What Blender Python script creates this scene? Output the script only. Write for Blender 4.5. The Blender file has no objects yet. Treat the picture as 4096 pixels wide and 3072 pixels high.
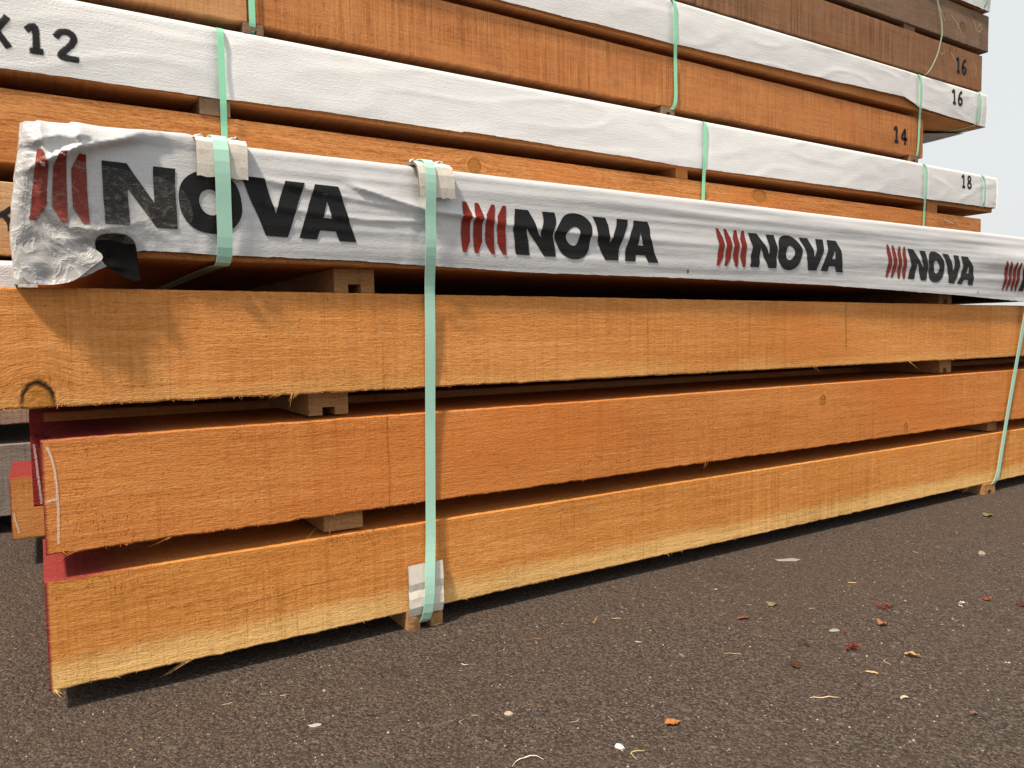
import bpy, bmesh, math, random
import numpy as np
from mathutils import Vector, Matrix, noise, geometry

S = bpy.context.scene
COL = S.collection
R = math.radians

# ------------------------------------------------------------------ camera
yaw, pit, roll = 0.558425, 0.0627752, -0.01454676
CAMZ = 0.504
def lvl(x, y, z):
    return Vector((x*math.cos(yaw)+y*math.sin(yaw), -x*math.sin(yaw)+y*math.cos(yaw), z))
def cam_vec(u, v, w):
    c, s = math.cos(roll), math.sin(roll)
    u, v = c*u-s*v, s*u+c*v
    return lvl(u, w*math.cos(pit)+v*math.sin(pit), -w*math.sin(pit)+v*math.cos(pit))
cd = bpy.data.cameras.new('camera')
cd.sensor_width = 36.0
cd.lens = 3029.28/4096*36
cd.clip_start, cd.clip_end = 0.02, 500
cam = bpy.data.objects.new('camera', cd); COL.objects.link(cam)
rv, uv_, fv = cam_vec(1, 0, 0), cam_vec(0, 1, 0), cam_vec(0, 0, 1)
M4 = Matrix((rv, uv_, -fv)).transposed().to_4x4(); M4.translation = (0, 0, CAMZ)
cam.matrix_world = M4
S.camera = cam

# ------------------------------------------------------------------ light
SUN = Vector((2.6, 1.0, -4.2)).normalized()          # the way the light travels
elev = math.asin(-SUN.z); azim = math.atan2(-SUN.x, -SUN.y)
ld = bpy.data.lights.new('sun', 'SUN'); ld.energy = 4.0; ld.angle = R(5.0); ld.color = (1.0, 0.86, 0.70)
sun = bpy.data.objects.new('sun', ld); COL.objects.link(sun)
sun.rotation_mode = 'QUATERNION'; sun.rotation_quaternion = SUN.to_track_quat('-Z', 'Y')
sun.location = -SUN*20
W = bpy.data.worlds.new('World'); S.world = W; W.use_nodes = True
wn = W.node_tree; bg = wn.nodes['Background']
sky = wn.nodes.new('ShaderNodeTexSky'); sky.sky_type = 'NISHITA'; sky.sun_disc = False
sky.sun_elevation = elev; sky.sun_rotation = azim
sky.air_density = 1.0; sky.dust_density = 6.0; sky.ozone_density = 1.0
wm = wn.nodes.new('ShaderNodeMix'); wm.data_type = 'RGBA'
wm.inputs['Factor'].default_value = 0.88
wm.inputs['B'].default_value = (5.65, 5.80, 5.75, 1)      # smoke veil over the whole sky
wn.links.new(sky.outputs[0], wm.inputs['A']); wn.links.new(wm.outputs['Result'], bg.inputs['Color'])
bg.inputs['Strength'].default_value = 0.103
S.view_settings.view_transform = 'Standard'; S.view_settings.look = 'None'
S.view_settings.exposure = 0.57; S.view_settings.gamma = 1.0
S.cycles.max_bounces = 8; S.cycles.diffuse_bounces = 4; S.cycles.transparent_max_bounces = 12

# ------------------------------------------------------------------ node helpers
class NT:
    def __init__(self, name):
        self.m = bpy.data.materials.new(name); self.m.use_nodes = True
        self.t = self.m.node_tree; self.b = self.t.nodes['Principled BSDF']
        g = self.t.nodes.new('ShaderNodeNewGeometry')
        self.pos, self.nor = g.outputs['Position'], g.outputs['Normal']
        sp = self.t.nodes.new('ShaderNodeSeparateXYZ'); self.link(self.pos, sp.inputs[0])
        self.x, self.y, self.z = sp.outputs
        sn = self.t.nodes.new('ShaderNodeSeparateXYZ'); self.link(self.nor, sn.inputs[0])
        self.nx, self.ny, self.nz = sn.outputs
    def link(self, a, b): self.t.links.new(a, b)
    def put(self, sock, v):
        if isinstance(v, bpy.types.NodeSocket): self.link(v, sock)
        elif isinstance(v, (tuple, list)) and len(v) == 3 and sock.type == 'RGBA': sock.default_value = (*v, 1)
        else: sock.default_value = v
    def math(self, op, a, b=0.0, c=0.0, clamp=False):
        n = self.t.nodes.new('ShaderNodeMath'); n.operation = op; n.use_clamp = clamp
        self.put(n.inputs[0], a); self.put(n.inputs[1], b); self.put(n.inputs[2], c)
        return n.outputs[0]
    def add(self, a, b): return self.math('ADD', a, b)
    def sub(self, a, b): return self.math('SUBTRACT', a, b)
    def mul(self, a, b): return self.math('MULTIPLY', a, b)
    def mx(self, a, b): return self.math('MAXIMUM', a, b)
    def rng(self, v, a, b, lo=0.0, hi=1.0, smooth=True):
        n = self.t.nodes.new('ShaderNodeMapRange'); n.interpolation_type = 'SMOOTHSTEP' if smooth else 'LINEAR'
        self.put(n.inputs[0], v)
        for i, q in enumerate((a, b, lo, hi)): self.put(n.inputs[1+i], q)
        return n.outputs[0]
    def xyz(self, x, y, z):
        n = self.t.nodes.new('ShaderNodeCombineXYZ')
        for i, q in enumerate((x, y, z)): self.put(n.inputs[i], q)
        return n.outputs[0]
    def scaled(self, vec, sc, off=(0, 0, 0)):
        n = self.t.nodes.new('ShaderNodeMapping'); self.put(n.inputs[0], vec)
        n.inputs['Location'].default_value = off; n.inputs['Scale'].default_value = sc
        return n.outputs[0]
    def noise(self, vec, sc=1.0, detail=2.0, rough=0.5, dist=0.0, color=False):
        n = self.t.nodes.new('ShaderNodeTexNoise'); self.put(n.inputs['Vector'], vec)
        n.inputs['Scale'].default_value = sc; n.inputs['Detail'].default_value = detail
        n.inputs['Roughness'].default_value = rough; n.inputs['Distortion'].default_value = dist
        return n.outputs['Color' if color else 'Fac']
    def voro(self, vec, sc, feature='F1', rand=1.0):
        n = self.t.nodes.new('ShaderNodeTexVoronoi'); n.feature = feature; self.put(n.inputs['Vector'], vec)
        n.inputs['Scale'].default_value = sc; n.inputs['Randomness'].default_value = rand
        return n
    def mix(self, f, a, b, blend='MIX'):
        n = self.t.nodes.new('ShaderNodeMix'); n.data_type = 'RGBA'; n.blend_type = blend
        self.put(n.inputs['Factor'], f); self.put(n.inputs['A'], a); self.put(n.inputs['B'], b)
        return n.outputs['Result']
    def ramp(self, f, stops):
        n = self.t.nodes.new('ShaderNodeValToRGB'); self.put(n.inputs[0], f)
        e = n.color_ramp.elements
        while len(e) < len(stops): e.new(0.5)
        for q, (p, c) in zip(e, stops): q.position = p; q.color = (*c, 1)
        return n.outputs[0]
    def bump(self, h, strength, dist):
        n = self.t.nodes.new('ShaderNodeBump'); self.put(n.inputs['Height'], h)
        n.inputs['Strength'].default_value = strength; n.inputs['Distance'].default_value = dist
        self.link(n.outputs[0], self.b.inputs['Normal']); return n.outputs[0]
    def done(self, color, rough=0.6, spec=0.3):
        self.put(self.b.inputs['Base Color'], color); self.put(self.b.inputs['Roughness'], rough)
        self.b.inputs['Specular IOR Level'].default_value = spec
        return self.m

KW = 1.0                                               # one brightness for all the timber
def wood(name, dark, mid, light, saw=0.5, seed=0.0, sap=None, red=None, knots=(), grain=1.0, bump=0.62, kd=0.6, stain=0.0, wave=0.0, lines=0.15):
    """Rough-sawn softwood: fine grain along X, band-saw marks across it, knots, sapwood and painted ends."""
    dark, mid, light = (tuple(q*KW for q in c) for c in (dark, mid, light))
    if sap: sap = (sap[0], sap[1], tuple(q*KW for q in sap[2]))
    n = NT(name)
    zz = n.z
    kmask = None; kring = None
    if wave:
        wv = n.noise(n.scaled(n.pos, (3.0, 1, 6), (seed+3, 0, seed)), 1, 2)
        zz = n.add(zz, n.mul(n.sub(wv, 0.5), wave))
    for kx, kz, a, b in knots:
        dx = n.mul(n.sub(n.x, kx), 1/a); dz = n.mul(n.sub(n.z, kz), 1/b)
        r = n.math('SQRT', n.add(n.mul(dx, dx), n.mul(dz, dz)))
        wob = n.mul(n.sub(n.noise(n.scaled(n.pos, (60, 60, 60)), 1, 2), 0.5), 0.35)
        r = n.add(r, wob)
        ex = n.math('EXPONENT', n.mul(n.mul(r, r), -0.22))
        zz = n.sub(zz, n.mul(n.mul(n.sub(n.z, kz), ex), 0.75))
        m = n.rng(r, 0.92, 1.05, 1, 0); q = n.mul(n.mul(n.rng(dz, -0.5, 0.5, 0.25, 1.0), 1.0), n.mul(n.rng(r, 0.72, 1.0), n.rng(r, 1.0, 1.22, 1, 0)))
        kmask = m if kmask is None else n.mx(kmask, m); kring = q if kring is None else n.mx(kring, q)
    v = n.xyz(n.add(n.x, seed*1.7), n.add(n.y, seed), n.add(zz, seed*0.37))
    g1 = n.noise(n.scaled(v, (4, 120, 120)), 1, 4, 0.65)
    g2 = n.noise(n.scaled(v, (38, 330, 330)), 1, 3, 0.7, 0.6)
    fz = n.noise(n.scaled(v, (150, 380, 380)), 1, 2, 0.7, 1.0)
    sw = n.noise(n.scaled(v, (230, 3, 4.0)), 1, 3, 0.65)
    sw2 = n.noise(n.scaled(v, (70, 2, 2.5)), 1, 2, 0.6)
    sm = n.rng(n.noise(n.scaled(v, (3.2, 3, 5)), 1, 2), 0.38, 0.66, 0.25, 1.0)
    bl = n.noise(n.scaled(v, (2.2, 4, 7)), 1, 3, 0.55)
    saws = n.mul(n.add(n.mul(n.sub(sw, 0.5), 1.0), n.mul(n.sub(sw2, 0.5), 0.6)), n.mul(sm, saw))
    tone = n.add(0.5, n.mul(n.sub(g1, 0.5), 0.6*grain))
    tone = n.add(tone, n.mul(n.sub(g2, 0.5), 0.70*grain))
    tone = n.add(tone, n.mul(n.sub(fz, 0.5), 0.62))
    tone = n.add(tone, n.mul(n.sub(bl, 0.5), 0.5))
    tone = n.add(tone, n.mul(saws, 1.3))
    kerf = n.mul(n.rng(n.noise(n.scaled(v, (150, 2, 1.8)), 1, 3, 0.6, 0.1), 0.56, 0.70), n.add(0.35, n.mul(sm, 0.8)))
    tone = n.sub(tone, n.mul(kerf, lines))
    tick = n.mul(n.rng(n.noise(n.scaled(v, (420, 100, 95)), 1, 2, 0.6), 0.58, 0.74), n.rng(n.noise(n.scaled(v, (9, 9, 12)), 1, 3), 0.4, 0.62, 0.15, 1.0))
    tone = n.sub(tone, n.mul(tick, 0.38))
    col = n.ramp(tone, [(0.12, dark), (0.5, mid), (0.85, light)])
    hue = n.noise(n.scaled(v, (1.3, 3, 3)), 1, 2)
    col = n.mix(n.rng(hue, 0.45, 0.7, 0, 0.45), col, (mid[0]*1.02, mid[1]*0.78, mid[2]*0.6))
    if stain:
        st = n.noise(n.scaled(v, (5, 4, 9)), 1, 5, 0.65)
        col = n.mix(n.mul(n.rng(st, 0.56, 0.74), stain), col, (0.045, 0.035, 0.028))
    if sap:
        z0, z1, sc = sap
        edge = n.add(n.z, n.mul(n.sub(n.noise(n.scaled(v, (6, 4, 10)), 1, 3), 0.5), (z1-z0)*0.9))
        sf = n.rng(edge, z0, z1, 0.88, 0)
        col = n.mix(sf, col, n.ramp(tone, [(0.1, (sc[0]*.55, sc[1]*.5, sc[2]*.4)), (0.5, sc), (0.9, (sc[0]*1.2, sc[1]*1.25, sc[2]*1.35))]))
    pore = n.noise(n.scaled(v, (210, 300, 260)), 1, 1, 0.5)
    col = n.mix(n.rng(pore, 0.68, 0.80, 0, 0.55), col, (dark[0]*0.45, dark[1]*0.42, dark[2]*0.4))
    height = n.add(n.add(n.mul(g1, 0.5), n.mul(g2, 0.9)), n.sub(n.add(n.mul(fz, 0.9), n.mul(saws, 0.7)), n.add(n.mul(tick, 0.5), n.mul(kerf, lines))))
    if kmask is not None:
        kc = n.ramp(n.noise(n.scaled(n.pos, (90, 90, 260)), 1, 3), [(0.3, (mid[0]*.55, mid[1]*.52, mid[2]*.34)), (0.7, (mid[0]*.82, mid[1]*.86, mid[2]*.65))])
        col = n.mix(n.mul(kmask, 0.9), col, kc)
        col = n.mix(n.mul(kring, kd), col, (0.03, 0.016, 0.009))
        height = n.sub(height, n.mul(kring, 0.8))
    if red:
        xt, xf = red                                   # how far the paint runs along the top and along the face
        rn = n.noise(n.scaled(v, (22, 40, 60)), 1, 4, 0.7)
        tx = n.add(xt, n.mul(n.sub(rn, 0.5), 0.10)); fx = n.add(xf, n.mul(n.sub(rn, 0.5), 0.004))
        topm = n.mul(n.rng(n.nz, 0.5, 0.8), n.rng(n.sub(n.x, tx), -0.07, 0.06, 1, 0))
        frm = n.rng(n.sub(n.x, fx), -0.002, 0.003, 1, 0)
        rm = n.mul(n.mx(n.mx(topm, frm), n.rng(n.nx, -0.7, -0.4, 1, 0)), n.rng(fz, 0.25, 0.5, 0.75, 0.97))
        col = n.mix(rm, col, n.ramp(g2, [(0.25, (0.15, 0.014, 0.019)), (0.75, (0.31, 0.036, 0.044))]))
    n.bump(height, bump, 0.0022)
    return n.done(col, 0.82, 0.12)

def plain(name, c, rough=0.6, spec=0.3, var=0.12, nscale=40):
    n = NT(name)
    f = n.noise(n.pos, nscale, 4, 0.6)
    col = n.ramp(f, [(0.25, tuple(q*(1-var) for q in c)), (0.75, tuple(min(1, q*(1+var)) for q in c))])
    n.bump(f, 0.2, 0.001)
    return n.done(col, rough, spec)

def strap_mat(name, c):
    n = NT(name)
    f = n.noise(n.scaled(n.pos, (400, 400, 12)), 1, 3, 0.6)
    s = n.noise(n.scaled(n.pos, (220, 220, 160)), 1, 2)
    col = n.ramp(f, [(0.25, tuple(q*0.96 for q in c)), (0.75, tuple(q*1.03 for q in c))])
    col = n.mix(n.rng(s, 0.78, 0.84, 0, 0.35), col, (0.1, 0.14, 0.12))
    n.bump(f, 0.25, 0.0006)
    return n.done(col, 0.36, 0.5)

def wrap_mat(name, c, weave=0.35, grid=0.25, gx=0.0046, gz=0.0092, dirt=0.06, rough=0.42, crinkle=False):
    n = NT(name)
    wv = n.noise(n.scaled(n.pos, (120, 120, 230)), 1, 2, 0.6, 0.8)
    lx = n.math('ABSOLUTE', n.sub(n.math('FRACT', n.mul(n.x, 1/gx)), 0.5))
    lz = n.math('ABSOLUTE', n.sub(n.math('FRACT', n.mul(n.z, 1/gz)), 0.5))
    ln = n.mx(n.rng(lx, 0.40, 0.5), n.rng(lz, 0.44, 0.5))
    brk = n.rng(n.noise(n.scaled(n.pos, (30, 30, 60)), 1, 2), 0.4, 0.6)
    d = n.noise(n.scaled(n.pos, (6, 6, 14)), 1, 5, 0.65)
    col = n.ramp(d, [(0.3, tuple(q*(1-dirt) for q in c)), (0.65, c)])
    col = n.mix(n.mul(n.mul(ln, brk), grid), col, tuple(q*0.62 for q in c))
    st = n.noise(n.scaled(n.pos, (14, 14, 200)), 1, 3, 0.6)
    hh = n.add(n.mul(wv, 1.0), n.mul(st, 0.7))
    if crinkle:
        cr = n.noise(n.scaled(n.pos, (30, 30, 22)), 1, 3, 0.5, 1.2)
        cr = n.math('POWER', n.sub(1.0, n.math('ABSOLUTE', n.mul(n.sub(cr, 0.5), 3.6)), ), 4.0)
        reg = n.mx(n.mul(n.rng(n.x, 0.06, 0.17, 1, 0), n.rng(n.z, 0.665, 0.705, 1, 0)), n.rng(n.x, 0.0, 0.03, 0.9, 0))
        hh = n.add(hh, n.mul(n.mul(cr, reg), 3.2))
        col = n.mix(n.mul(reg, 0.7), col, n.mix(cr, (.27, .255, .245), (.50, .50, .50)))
        rough = n.sub(rough, n.mul(reg, 0.2))
    n.bump(hh, weave, 0.0016)
    return n.done(col, rough, 0.35)

def print_mat(name, c, wear=0.3):
    n = NT(name)
    f = n.noise(n.scaled(n.pos, (45, 45, 110)), 1, 5, 0.7)
    st = n.noise(n.scaled(n.pos, (14, 14, 200)), 1, 3, 0.6)
    col = n.mix(n.rng(f, 0.62, 0.78, 0, wear), c, (0.55, 0.55, 0.56))
    n.bump(n.add(n.noise(n.scaled(n.pos, (120, 120, 230)), 1, 2, 0.6, 0.8), n.mul(st, 0.7)), 0.3, 0.0016)
    return n.done(col, 0.48, 0.22)

def spray_mat(name, c, scale=260):
    n = NT(name)
    at = n.t.nodes.new('ShaderNodeAttribute'); at.attribute_name = 'soft'
    f = n.noise(n.pos, scale, 3, 0.7)
    lo, hi, gr = (0.22, 0.72, 1.1) if scale < 500 else (0.45, 1.05, 3.2)
    a = n.rng(n.add(at.outputs['Fac'], n.mul(n.sub(f, 0.5), gr)), lo, hi)
    n.put(n.b.inputs['Alpha'], n.mul(a, 0.94 if scale < 500 else 0.7))
    return n.done(c, 0.7, 0.2)

def clear_mat(name):
    n = NT(name)
    f = n.noise(n.scaled(n.pos, (60, 60, 90)), 1, 5, 0.7, 1.5)
    n.put(n.b.inputs['Alpha'], n.rng(f, 0.45, 0.78, 0.03, 0.24))
    n.bump(f, 0.7, 0.004)
    return n.done((0.62, 0.58, 0.52), 0.18, 0.6)

# ------------------------------------------------------------------ object helpers
def tag(o, label=None, cat=None, group=None, kind=None):
    if label: o['label'] = label
    if cat: o['category'] = cat
    if group: o['group'] = group
    if kind: o['kind'] = kind
    return o
WORLD = {}                                             # where each object stands, for placing its parts
def mesh_obj(name, verts, faces, mats, parent=None, origin=(0, 0, 0), fmat=None, smooth=False, attr=None):
    """Vertices are in world metres; the object keeps its origin where the thing stands."""
    ox = Vector(origin)
    me = bpy.data.meshes.new(name)
    me.from_pydata([tuple(Vector(v)-ox) for v in verts], [], faces)
    for m in (mats if isinstance(mats, (list, tuple)) else [mats]): me.materials.append(m)
    if fmat: me.polygons.foreach_set('material_index', fmat)
    if smooth: me.polygons.foreach_set('use_smooth', [True]*len(me.polygons))
    if attr is not None:
        a = me.attributes.new('soft', 'FLOAT', 'POINT'); a.data.foreach_set('value', attr)
    me.update()
    o = bpy.data.objects.new(name, me); COL.objects.link(o)
    if parent is not None:
        o.parent = parent; o.location = ox - WORLD.get(parent.name, parent.location)
    else: o.location = ox
    WORLD[o.name] = ox
    return o
def empty(name, loc, label, cat, group=None):
    o = bpy.data.objects.new(name, None); COL.objects.link(o); o.location = loc; o.empty_display_size = 0.05; WORLD[o.name] = Vector(loc)
    return tag(o, label, cat, group)
def n3(x, y=0.0, z=0.0): return noise.noise(Vector((x, y, z)))

def fibres(rng, V, Fc, at, n, length, spread, droop=0.6, wid=0.0007):
    """Torn wood fibres: thin tapering curved slivers rooted along a sawn edge."""
    for _ in range(n):
        p, d = at(rng)
        L = length*rng.uniform(0.2, 1.0)*(1 if rng.random() < 0.95 else 2.2)
        d = (d + Vector((rng.uniform(-1, 1)*spread, rng.uniform(-.7, .1)*spread, rng.uniform(-1, 1)*spread*0.6))).normalized()
        bend = Vector((rng.uniform(-1, 1), rng.uniform(-.5, .3), -droop*rng.random()))*0.35
        side = d.cross(Vector((0, 1, 0))); side = side.normalized() if side.length > 1e-4 else Vector((1, 0, 0))
        w = wid*rng.uniform(0.5, 1.4)
        b = len(V); p = Vector(p)
        for k in range(4):
            t = k/3; q = p + d*(L*t) + bend*(L*t*t); ww = w*(1-t*0.85)
            V.append(q-side*ww); V.append(q+side*ww)
        for k in range(3): Fc.append((b+2*k, b+2*k+1, b+2*k+3, b+2*k+2))

def beam(label, x0, x1, y0, y1, z0, z1, mat, seed, step=0.02, rough=0.0010, fuzz=0, fz_range=None, group=None, bow=0.0, name='timber_beam', parent=None, fuzz_top=0, tail=None):
    xs = list(np.arange(x0, x1, step)) + [x1]
    h = z1-z0; bev = 0.0025
    prof = [(y0, z0+bev), (y0, z0+h*.12), (y0, z0+h*.5), (y0, z0+h*.88), (y0, z1-bev), (y0+bev, z1), (y0+.02, z1), (y1-bev, z1), (y1, z1-bev), (y1, z0+bev), (y1-bev, z0), (y0+.02, z0), (y0+bev, z0)]
    V = []; Fc = []; m = len(prof)
    for x in xs:
        for j, (y, z) in enumerate(prof):
            s = seed*7.3
            dz = dy = 0.0
            if j in (0, 11, 12): dz = rough*(n3(x*35, s, 1)+0.9*n3(x*110, s, 2)+0.6*n3(x*4, s, 2))*1.5
            elif j in (4, 5, 6): dz = rough*(.5*n3(x*30, s, 5)+0.6*n3(x*100, s, 6)+0.5*n3(x*4, s, 7))
            if j <= 4 or j >= 11: dy = 0.0012*n3(x*4, z*20, s)
            V.append(Vector((x, y+dy, z+dz+bow*n3(x*.6, s, 9))))
    nr = len(xs)
    for i in range(nr-1):
        for j in range(m):
            a, b = i*m+j, i*m+(j+1) % m
            Fc.append((a, b, b+m, a+m))
    Fc.append(tuple(range(m-1, -1, -1))); Fc.append(tuple((nr-1)*m+j for j in range(m)))
    nb = len(Fc)
    rng = random.Random(seed*13+5)
    if fuzz:
        fa, fb = fz_range or (x0, x1)
        def at_bot(r):
            x = r.uniform(fa, fb)
            return (x, y0+0.0005, z0+0.001+0.003*r.random()), Vector((r.choice((-1, 1))*r.uniform(0.2, 1.3), -0.25, -0.75))
        fibres(rng, V, Fc, at_bot, fuzz, 0.0042, 0.55, wid=0.00042)
        if fuzz_top:
            def at_top(r):
                x = r.uniform(fa, fb)
                return (x, y0+0.001, z1-0.002), Vector((r.choice((-1, 1))*r.uniform(0.2, 1.5), -0.4, 0.35))
            fibres(rng, V, Fc, at_top, fuzz_top, 0.005, 0.5, wid=0.00042)
        for px, k, ln in (tail or []):                  # single long splinters hanging from the edge
            def at_t(r, px=px, k=k): return (px+r.uniform(-.006, .006), y0-.0005, z0+.002), Vector((k, -0.3, -0.55))
            fibres(rng, V, Fc, at_t, 4, ln, 0.22, wid=0.0006)
    cx = (x0+x1)/2 if parent is None else x0
    o = mesh_obj(name, V, Fc, mat, parent, (cx, y0, z0))
    return tag(o, label, 'timber' if parent is None else None, group) if label else o

def sticker(label, x0, x1, y0, y1, z0, z1, mat, groove=True, group=None, seed=0):
    """A cross stick: rectangular lath with a strap groove sawn along its underside."""
    w = x1-x0; g0, g1, gh = x0+w*.34, x0+w*.66, z0+(z1-z0)*.36
    if groove: prof = [(x0, z0), (g0, z0), (g0, gh), (g1, gh), (g1, z0), (x1, z0), (x1, z1), (x0, z1)]
    else: prof = [(x0, z0), (x1, z0), (x1, z1), (x0, z1)]
    m = len(prof); ys = list(np.linspace(y0, y1, 12)); V = []; Fc = []
    for i, y in enumerate(ys):
        for j, (x, z) in enumerate(prof):
            V.append((x+.0006*n3(y*9, j, seed), y+(.0025*n3(x*90, z*90, seed) if i == 0 else 0), z))
    for i in range(len(ys)-1):
        for j in range(m):
            a, b = i*m+j, i*m+(j+1) % m
            Fc.append((a, a+m, b+m, b))
    if groove:
        for k, fl in ((0, False), ((len(ys)-1)*m, True)):
            for q in ((0, 1, 2, 7), (2, 3, 6, 7), (3, 4, 5, 6)):
                f = tuple(k+i for i in q); Fc.append(f[::-1] if fl else f)
    else:
        Fc.append((0, 1, 2, 3)); k = (len(ys)-1)*m; Fc.append((k+3, k+2, k+1, k))
    o = mesh_obj('sticker', V, Fc, mat, None, ((x0+x1)/2, y0, z0))
    return tag(o, label, 'sticker', group)

def ribbon(name, path, width, mat, label=None, cat=None, group=None, parent=None, thick=0.0009, wdir=(1, 0, 0), closed=False, sub=5):
    """Plastic strap: a thin band swept along a path, its width along wdir."""
    P = [Vector(p) for p in path]
    if closed: P = P + [P[0]]
    pts = []
    for a, b in zip(P[:-1], P[1:]):
        k = max(1, min(80, int((b-a).length/0.011))) if sub else 1
        for i in range(k): pts.append(a.lerp(b, i/k))
    if not closed: pts.append(P[-1])
    n_ = len(pts)
    for _ in range(4):
        q = list(pts)
        for i in range(n_):
            if closed or 0 < i < n_-1:
                a, b = q[i-1], q[(i+1) % n_]
                if (a-q[i]).length < .03 and (b-q[i]).length < .03: pts[i] = q[i]*.5+(a+b)*.25
    V = []; Fc = []
    ws = wdir if isinstance(wdir, list) else None
    for i, p in enumerate(pts):
        q0, q1 = pts[(i-1) % n_] if (closed or i > 0) else p, pts[(i+1) % n_] if (closed or i < n_-1) else p
        t = (q1-q0).normalized()
        wv = Vector(wdir if ws is None else ws[min(len(ws)-1, int(i/n_*len(ws)))])
        wv = (wv - t*wv.dot(t)).normalized(); nv = t.cross(wv)
        for s, u in ((-1, -1), (-1, 1), (1, 1), (1, -1)): V.append(p + wv*(s*width/2) + nv*(u*thick/2))
    for i in range(n_ if closed else n_-1):
        j = (i+1) % n_
        for k in range(4): Fc.append((i*4+k, i*4+(k+1) % 4, j*4+(k+1) % 4, j*4+k))
    if not closed: Fc.append((0, 1, 2, 3)); Fc.append(tuple((n_-1)*4+k for k in (3, 2, 1, 0)))
    o = mesh_obj(name, V, Fc, mat, parent, tuple(min(pts, key=lambda q: q.z)))
    return tag(o, label, cat, group)

DIG = {
 '1': [[(.05, .74), (.30, .98), (.30, .0)], [(.14, 0.0), (.46, 0.0)]],
 '2': [[(.04, .74), (.12, .93), (.30, 1), (.48, .92), (.53, .74), (.42, .5), (.2, .24), (.06, .05), (.58, .03)]],
 '4': [[(.43, 0), (.43, 1), (.03, .33), (.6, .33)]],
 '6': [[(.5, .97), (.27, .88), (.1, .62), (.05, .33), (.13, .08), (.31, 0), (.5, .1), (.55, .3), (.46, .48), (.28, .52), (.1, .4)]],
 '8': [[(.3, .53), (.1, .68), (.1, .88), (.3, 1), (.5, .88), (.5, .68), (.3, .53), (.07, .36), (.06, .14), (.3, 0), (.54, .14), (.53, .36), (.3, .53)]],
 'x': [[(.02, 1), (.6, 0)], [(.6, 1), (.02, 0)]],
}
def strokes(name, lines, width, surf, mat, parent):
    """Sprayed or chalked strokes lying on a surface; the edges fade through the 'soft' attribute."""
    V = []; Fc = []; A = []
    for li, ln in enumerate(lines):
        pts = []
        P = [Vector((*p, 0)) for p in ln]
        for a, b in zip(P[:-1], P[1:]):
            k = max(1, int((b-a).length/max(width*.45, .0025)))
            pts += [a.lerp(b, i/k) for i in range(k)]
        pts.append(P[-1])
        for _ in range(3):
            pts = [pts[0]]+[(pts[i-1]+pts[i]*2+pts[i+1])/4 for i in range(1, len(pts)-1)]+[pts[-1]] if len(pts) > 2 else pts
        t0 = (pts[1]-pts[0]).normalized(); t1 = (pts[-1]-pts[-2]).normalized()
        pts = [pts[0]-t0*width*.4]+pts+[pts[-1]+t1*width*.4]
        b0 = len(V)
        for i, p in enumerate(pts):
            t = (pts[min(i+1, len(pts)-1)]-pts[max(i-1, 0)]).normalized(); s = Vector((-t.y, t.x, 0))
            e = 0.0 if i in (0, len(pts)-1) else 1.0
            for q, a in ((-.75, 0), (-.38, .9), (0, 1), (.38, .9), (.75, 0)):
                c = p + s*(q*width); V.append(surf(c.x, c.y, 0.0003+0.0002*li)); A.append(a*e)
        for i in range(len(pts)-1):
            for k in range(4):
                a = b0+i*5+k; Fc.append((a, a+1, a+6, a+5))
    return mesh_obj(name, V, Fc, mat, parent, V[0], attr=A)
def number(text, x, z, w, h, width, surf, mat, parent, jitter=0.0, name='painted_number'):
    r = random.Random(int(x*1000)); lines = []
    n_ = len(text); cw = w/n_
    for i, ch in enumerate(text):
        dz = jitter*(-i)
        for ln in DIG[ch]: lines.append([(x+cw*(i+p[0]*1.35), z+dz+h*p[1]) for p in ln])
    return strokes(name, lines, width, surf, mat, parent)

# ------------------------------------------------------------------ materials
M = {}
M['b1'] = wood('wood_top_beam', (.42, .155, .035), (.64, .262, .072), (.79, .39, .14), saw=.38, seed=1.3, kd=1.0, knots=[(-.003, .4245, .0185, .028)], sap=(.40, .46, (.70, .38, .13)))
M['b2'] = wood('wood_middle_beam', (.40, .130, .030), (.61, .228, .060), (.74, .335, .115), saw=.35, seed=4.1, red=(.13, -.001), knots=[(1.645, .334, .011, .013), (2.006, .237, .009, .012)])
M['b3'] = wood('wood_bottom_beam', (.42, .155, .032), (.64, .264, .066), (.78, .39, .135), saw=.5, seed=7.7, lines=.12, red=(.10, -.004), sap=(.052, .084, (.80, .50, .19)), grain=1.25)
M['r2'] = wood('wood_second_row', (.30, .10, .03), (.50, .20, .07), (.62, .3, .13), seed=9.2, red=(.10, .003), saw=.4)
M['r4'] = wood('wood_back_row', (.32, .12, .035), (.54, .25, .075), (.66, .37, .15), seed=11.5, red=(.05, -.066), saw=.6)
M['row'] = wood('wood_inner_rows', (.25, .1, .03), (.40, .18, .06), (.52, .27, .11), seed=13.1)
M['core'] = wood('wood_wrapped', (.28, .10, .03), (.46, .195, .065), (.6, .3, .12), seed=15.7)
M['w2'] = wood('wood_back_coarse', (.29, .098, .024), (.53, .212, .066), (.66, .32, .115), seed=17.3, saw=.1, grain=2.5, wave=.03, lines=0, kd=.45, knots=[(1.355, 1.112, .026, .028), (2.866, 1.134, .045, .030)])
M['w1'] = wood('wood_back_low', (.32, .15, .06), (.58, .34, .17), (.70, .46, .26), seed=19.9, saw=.2, grain=1.7)
M['f14'] = wood('wood_back_fourteen', (.22, .075, .022), (.47, .185, .064), (.58, .275, .105), lines=.36, grain=.7, seed=21.1, saw=.75, stain=.35)
M['f14b'] = wood('wood_back_left', (.30, .125, .045), (.51, .255, .11), (.64, .37, .18), lines=.36, grain=.7, seed=23.1, saw=.7, stain=.2)
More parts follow.
